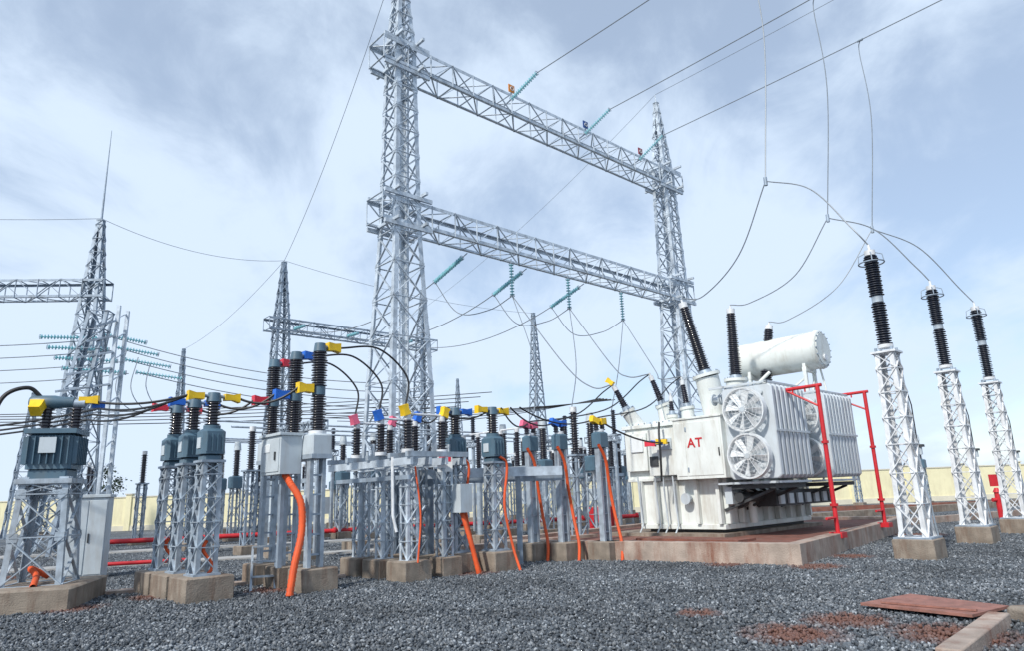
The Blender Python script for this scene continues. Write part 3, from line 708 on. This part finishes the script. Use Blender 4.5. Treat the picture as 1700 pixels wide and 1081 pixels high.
b.tube(sag((-7.6,12.2,3.4),cj(0,0),.1),.022,BLK,7)
b.tube(sag((1.95,16.3,3.15),(4.4,18.5,2.75),.25),.022,BLK,7)
b.obj('jumper_cable')
# ---------------------------------------------------------------- background apparatus
def bgpost(kind):
    b=B(); footing(b,0,0,.6,.3)
    h=2.5
    if kind==0:
        tower(b,[(.3,.17),(h,.17)],.07,.04,STEELD,0,0,1.2,xb=False); b.box(-.22,.22,-.22,.22,h,h+.05,STEELD)
        b.insul((0,0,h+.05),(0,0,h+1.25),.08,.14,.07,INS,10); b.cyl((0,0,h+1.25),(0,0,h+1.4),.1,STEELW,n=10)
    elif kind==1:
        b.cyl((0,0,.3),(0,0,h-.3),.09,STEELM,n=10); b.box(-.9,.9,-.1,.1,h-.3,h-.15,STEELM)
        for x in(-.75,0,.75): b.insul((x,0,h-.15),(x,0,h+.9),.06,.11,.07,INS,10); b.cyl((x,0,h+.9),(x,0,h+1.0),.08,STEELW,n=8)
        b.cyl((-.75,0,h+1.02),(.75,0,h+1.02),.03,STEELW,n=6)
    elif kind==2:
        tower(b,[(.3,.2),(h-.3,.18)],.07,.04,STEELM,0,0,1.2,xb=False); b.box(-.25,.25,-.25,.25,h-.3,h+.2,BLUEG,ch=.05)
        b.insul((0,0,h+.2),(0,0,h+1.3),.1,.16,.07,INS,10); b.cyl((0,0,h+1.3),(0,0,h+1.65),.16,CABG,.12,n=12)
    else:
        for sx in(-.6,.6): b.strut((sx,0,.2),(sx,0,3.4),.1,.1,STEELM)
        hbeam(b,-.8,.8,-.15,.15,3.4,3.65,.06,.035,STEELM,xb=False)
        for x in(-.6,.6): b.insul((x,0,3.65),(x,0,4.6),.065,.11,.07,INSB,10)
        b.box(-.2,.2,-.2,.1,1.0,1.7,CABG)
    return b
names=['post_insulator','bus_support','measuring_transformer','disconnector_stand']
protos=[None]*4; rnd=random.Random(3)
for a in range(-2,9):
    for c in range(-1,12):
        p=Vector((-2.0,19.5,0))+UU*(a*3.1+rnd.uniform(-.3,.3))+VV*(c*2.1+rnd.uniform(-.2,.2))
        q=p.x/p.y
        if p.y<19 or p.y>46 or q<-.47 or q>.16 or (p-Vector((-3.7,22,0))).length<1.7: continue
        if rnd.random()<.12: continue
        k=(a+ (c//3))%4; r=A0+(math.pi/2 if k in(1,3) else 0)
        if protos[k] is None: protos[k]=bgpost(k).obj(names[k],p,r)
        else: inst(protos[k],names[k],p,r)
for (x,y,k) in((-16,30,0),(-14.6,31,2),(-20,33,1),(-22,36,0),(-24,40,2),(4.5,34,1),(24,42,2),(21,44,0),(3.2,30,2),(5.5,38,0),(-27,40,1),(-30,45,0)):
    inst(protos[k],names[k],(x,y,0),A0)
b=B()
for i in range(3):
    s=Vector((-9.5,21+2.1*i,4.05)); b.tube([s,s+UU*16],.035,STEEL,8)
    s=Vector((-14,30+i*1.2,4.4)); b.tube([s,s+UU*14],.035,STEEL,8)
b.obj('tubular_busbar')
# ---------------------------------------------------------------- fire pipes, kerbs, trench covers
b=B()
def pipe(*pts,r=.09): b.tube(pts,r,RED,10)
pipe((-15.3,26.3,.35),(-7.3,29.2,.35),(-.3,31.8,.35),(5.5,33.5,.35)); pipe((-10.5,18.0,.18),(-8.6,18.6,.18),r=.05)
for i in range(9):
    t=i/8; x=-15.3+t*20.8; y=26.3+t*7.2; b.box(x-.1,x+.1,y-.12,y+.12,-.05,.27,CONC); b.cyl((x-.02,y,.35),(x+.06,y+.02,.35),.14,RED,n=12)
for x,y in((-15.3,26.3),(3.2,24.5),(3.2,28)): b.cyl((x,y,0),(x,y,1.0),.06,RED,n=10)
b.obj('fire_water_pipe')
b=B(); b.box(-.3,.3,-.2,.2,.0,.15,CONC); b.box(-.25,.25,-.15,.15,.15,.95,RED,ch=.03); b.box(-.2,.2,-.165,-.151,.25,.85,RED); b.obj('fire_hose_cabinet',(2.9,27,0),R(-5))
b=B(); b.cyl((0,0,0),(0,0,1.0),.09,RED,n=12); b.cyl((0,0,1.0),(0,0,1.15),.13,RED,.05,n=12); b.cyl((-.2,0,.75),(.2,0,.75),.07,RED,n=10); b.box(-.18,.18,-.02,.02,1.2,1.6,RED); b.obj('fire_hydrant',(16.5,24.6,0),0)
b=B()
def kerb(p,q,w=.25,h=.22,m=CONC):
    b.strut((p[0],p[1],h/2-.03),(q[0],q[1],h/2-.03),w,h+.06,m)
kerb((12.8,24.2),(34,36),h=.25,m=CONCR); kerb((14.8,21.4),(36,31),h=.25,m=CONCR); kerb((14,40),(40,40),h=.25,m=REDTOP); kerb((10,29),(32,41),.5,.3)
kerb((-7.5,13.2),(-3.5,14.5),.35,.08,CONCR)
kerb((-2.0,16.2),(2.0,19.5),.3,.4,CONCR)
b.obj('concrete_kerb')
b=B(); b.strut((-20,16.6,.02),(-3.0,22.0,.02),.9,.12,PALE); b.strut((-24,23,.02),(-3,28,.02),1.2,.12,PALE); b.obj('concrete_path')
b=B()
pl=[(4.05,8.85),(4.95,9.4),(5.45,8.3),(4.75,7.85)]
b.add([(x,y,.07) for x,y in pl]+[(x,y,.10) for x,y in pl],[[3,2,1,0],[4,5,6,7],[0,1,5,4],[1,2,6,5],[2,3,7,6],[3,0,4,7]],RUST)
b.strut((4.25,8.75,.115),(4.9,8.0,.115),.04,.02,RUST)
b.obj('trench_cover_plate')
b=B()
for p,q in(((3.5,6.2),(4.95,7.72)),((4.35,6.2),(5.3,7.1))):
    b.strut((p[0],p[1],.04),(q[0],q[1],.04),.2,.2,CONCR)
b.box(5.2,5.75,7.5,8.0,-.05,.16,CONC,ch=.03); b.box(5.4,6.2,6.9,7.4,-.05,.1,CONCR,ch=.03)
b.obj('cable_trench_edge',bevel=.015)
# ---------------------------------------------------------------- trees behind the wall
def tree(x,y,h,seed,s=1.):
    rn=random.Random(seed); b=B()
    b.cyl((0,0,0),(0,0,h*.7),.14,BARK,.05,n=7)
    C=[]
    for i in range(9):
        a=rn.uniform(0,6.28); rr=rn.uniform(.3,1.0)*s; z=h*rn.uniform(.5,.92); c=Vector((rr*math.cos(a),rr*math.sin(a),z)); C.append(c)
        b.cyl((0,0,z*.7),c,.04,BARK,.01,n=5)
    C.append(Vector((0,0,h)))
    for c in C:
        for k in range(90):
            d=Vector((rn.gauss(0,1),rn.gauss(0,1),rn.gauss(0,.6)))*.3*s; q=c+d
            a=Vector((rn.uniform(-1,1),rn.uniform(-1,1),rn.uniform(-1,1))).normalized()*.1; e=a.cross(Vector((rn.random(),rn.random(),rn.random()))).normalized()*.07
            b.add([q-a,q+e,q+a,q-e],[[0,1,2,3]],LEAF)
    b.obj('tree',(x,y,0),0)
tree(-32.2,55,4.6,1); tree(-36.5,56,3.4,2); tree(-48,58,4,4)
# ---------------------------------------------------------------- world
w=bpy.data.worlds.new('World'); SC.world=w; w.use_nodes=True; nt=w.node_tree; N=nt.nodes; L=nt.links; N.clear()
SUN_EL=R(42); SUN_AZ=R(215)
out=N.new('ShaderNodeOutputWorld'); bg1=N.new('ShaderNodeBackground'); bg2=N.new('ShaderNodeBackground'); mix=N.new('ShaderNodeMixShader')
sky=N.new('ShaderNodeTexSky'); sky.sky_type='NISHITA'; sky.sun_disc=False; sky.sun_elevation=SUN_EL; sky.sun_rotation=SUN_AZ; sky.air_density=1.0; sky.dust_density=.3; sky.ozone_density=2.5
L.new(sky.outputs[0],bg1.inputs[0]); bg1.inputs[1].default_value=.15
tc=N.new('ShaderNodeTexCoord'); sp=N.new('ShaderNodeSeparateXYZ'); L.new(tc.outputs['Generated'],sp.inputs[0])
az=N.new('ShaderNodeMath'); az.operation='MAXIMUM'; L.new(sp.outputs[2],az.inputs[0]); az.inputs[1].default_value=0
ad=N.new('ShaderNodeMath'); ad.operation='ADD'; L.new(az.outputs[0],ad.inputs[0]); ad.inputs[1].default_value=.35
cm=N.new('ShaderNodeCombineXYZ')
for k in(0,1):
    dv=N.new('ShaderNodeMath'); dv.operation='DIVIDE'; L.new(sp.outputs[k],dv.inputs[0]); L.new(ad.outputs[0],dv.inputs[1]); L.new(dv.outputs[0],cm.inputs[k])
def noise(scale,rot,sc,loc,det,ro,dist):
    mp=N.new('ShaderNodeMapping'); mp.inputs['Rotation'].default_value=(0,0,R(rot)); mp.inputs['Scale'].default_value=sc; mp.inputs['Location'].default_value=loc; L.new(cm.outputs[0],mp.inputs[0])
    n=N.new('ShaderNodeTexNoise'); n.inputs['Scale'].default_value=scale; n.inputs['Detail'].default_value=det; n.inputs['Roughness'].default_value=ro; n.inputs['Distortion'].default_value=dist; L.new(mp.outputs[0],n.inputs['Vector']); return n.outputs['Fac']
nA=noise(2.0,-20,(1,.8,1),(5.1,2.3,0),8,.52,.4); nB=noise(5.5,25,(1,.6,1),(7,2,0),9,.62,.5)
m1=N.new('ShaderNodeMath'); m1.operation='MULTIPLY'; L.new(nA,m1.inputs[0]); m1.inputs[1].default_value=.70
m2=N.new('ShaderNodeMath'); m2.operation='MULTIPLY_ADD'; L.new(nB,m2.inputs[0]); m2.inputs[1].default_value=.30; L.new(m1.outputs[0],m2.inputs[2])
m3=N.new('ShaderNodeMath'); m3.operation='MULTIPLY_ADD'; L.new(sp.outputs[0],m3.inputs[0]); m3.inputs[1].default_value=-.08; L.new(m2.outputs[0],m3.inputs[2])
m4=N.new('ShaderNodeMath'); m4.operation='MULTIPLY_ADD'; L.new(az.outputs[0],m4.inputs[0]); m4.inputs[1].default_value=-.20; L.new(m3.outputs[0],m4.inputs[2])
m5=N.new('ShaderNodeMath'); m5.operation='ADD'; L.new(m4.outputs[0],m5.inputs[0]); m5.inputs[1].default_value=.075
rp=N.new('ShaderNodeValToRGB'); rp.color_ramp.interpolation='EASE'; rp.color_ramp.elements[0].position=.37; rp.color_ramp.elements[0].color=(.44,)*3+(1,); rp.color_ramp.elements[1].position=.57; rp.color_ramp.elements[1].color=(.97,)*3+(1,)
L.new(m5.outputs[0],rp.inputs[0]); L.new(rp.outputs[0],mix.inputs[0])
bg2.inputs[0].default_value=(.70,.83,1.0,1); bg2.inputs[1].default_value=1.08
L.new(bg1.outputs[0],mix.inputs[1]); L.new(bg2.outputs[0],mix.inputs[2]); L.new(mix.outputs[0],out.inputs[0])
# ---------------------------------------------------------------- sun
sl=bpy.data.lights.new('sun','SUN'); sl.energy=3.7; sl.angle=R(3); sl.color=(1,.955,.88)
so=bpy.data.objects.new('sun',sl); COL.objects.link(so)
sd=Vector((math.sin(SUN_AZ)*math.cos(SUN_EL),math.cos(SUN_AZ)*math.cos(SUN_EL),math.sin(SUN_EL)))
so.rotation_euler=sd.to_track_quat('Z','Y').to_euler()
# ---------------------------------------------------------------- camera
cd=bpy.data.cameras.new('camera'); cd.sensor_width=36; cd.lens=36*1144/1700; cd.clip_end=8000; cd.clip_start=.05
co=bpy.data.objects.new('camera',cd); COL.objects.link(co); SC.camera=co
p=math.atan(282/1144); s=.0366; c=math.sqrt(1-s*s)
fw=Vector((0,math.cos(p),math.sin(p))); u0=Vector((0,-math.sin(p),math.cos(p))); r0=Vector((1,0,0))
cx=r0*c-u0*s; cy=r0*s+u0*c; cz=-fw
M=Matrix.Identity(4)
for i in range(3): M[i][0]=cx[i];M[i][1]=cy[i];M[i][2]=cz[i]
M[2][3]=1.5; co.matrix_world=M
SC.view_settings.view_transform='Standard'; SC.view_settings.look='None'; SC.view_settings.exposure=0
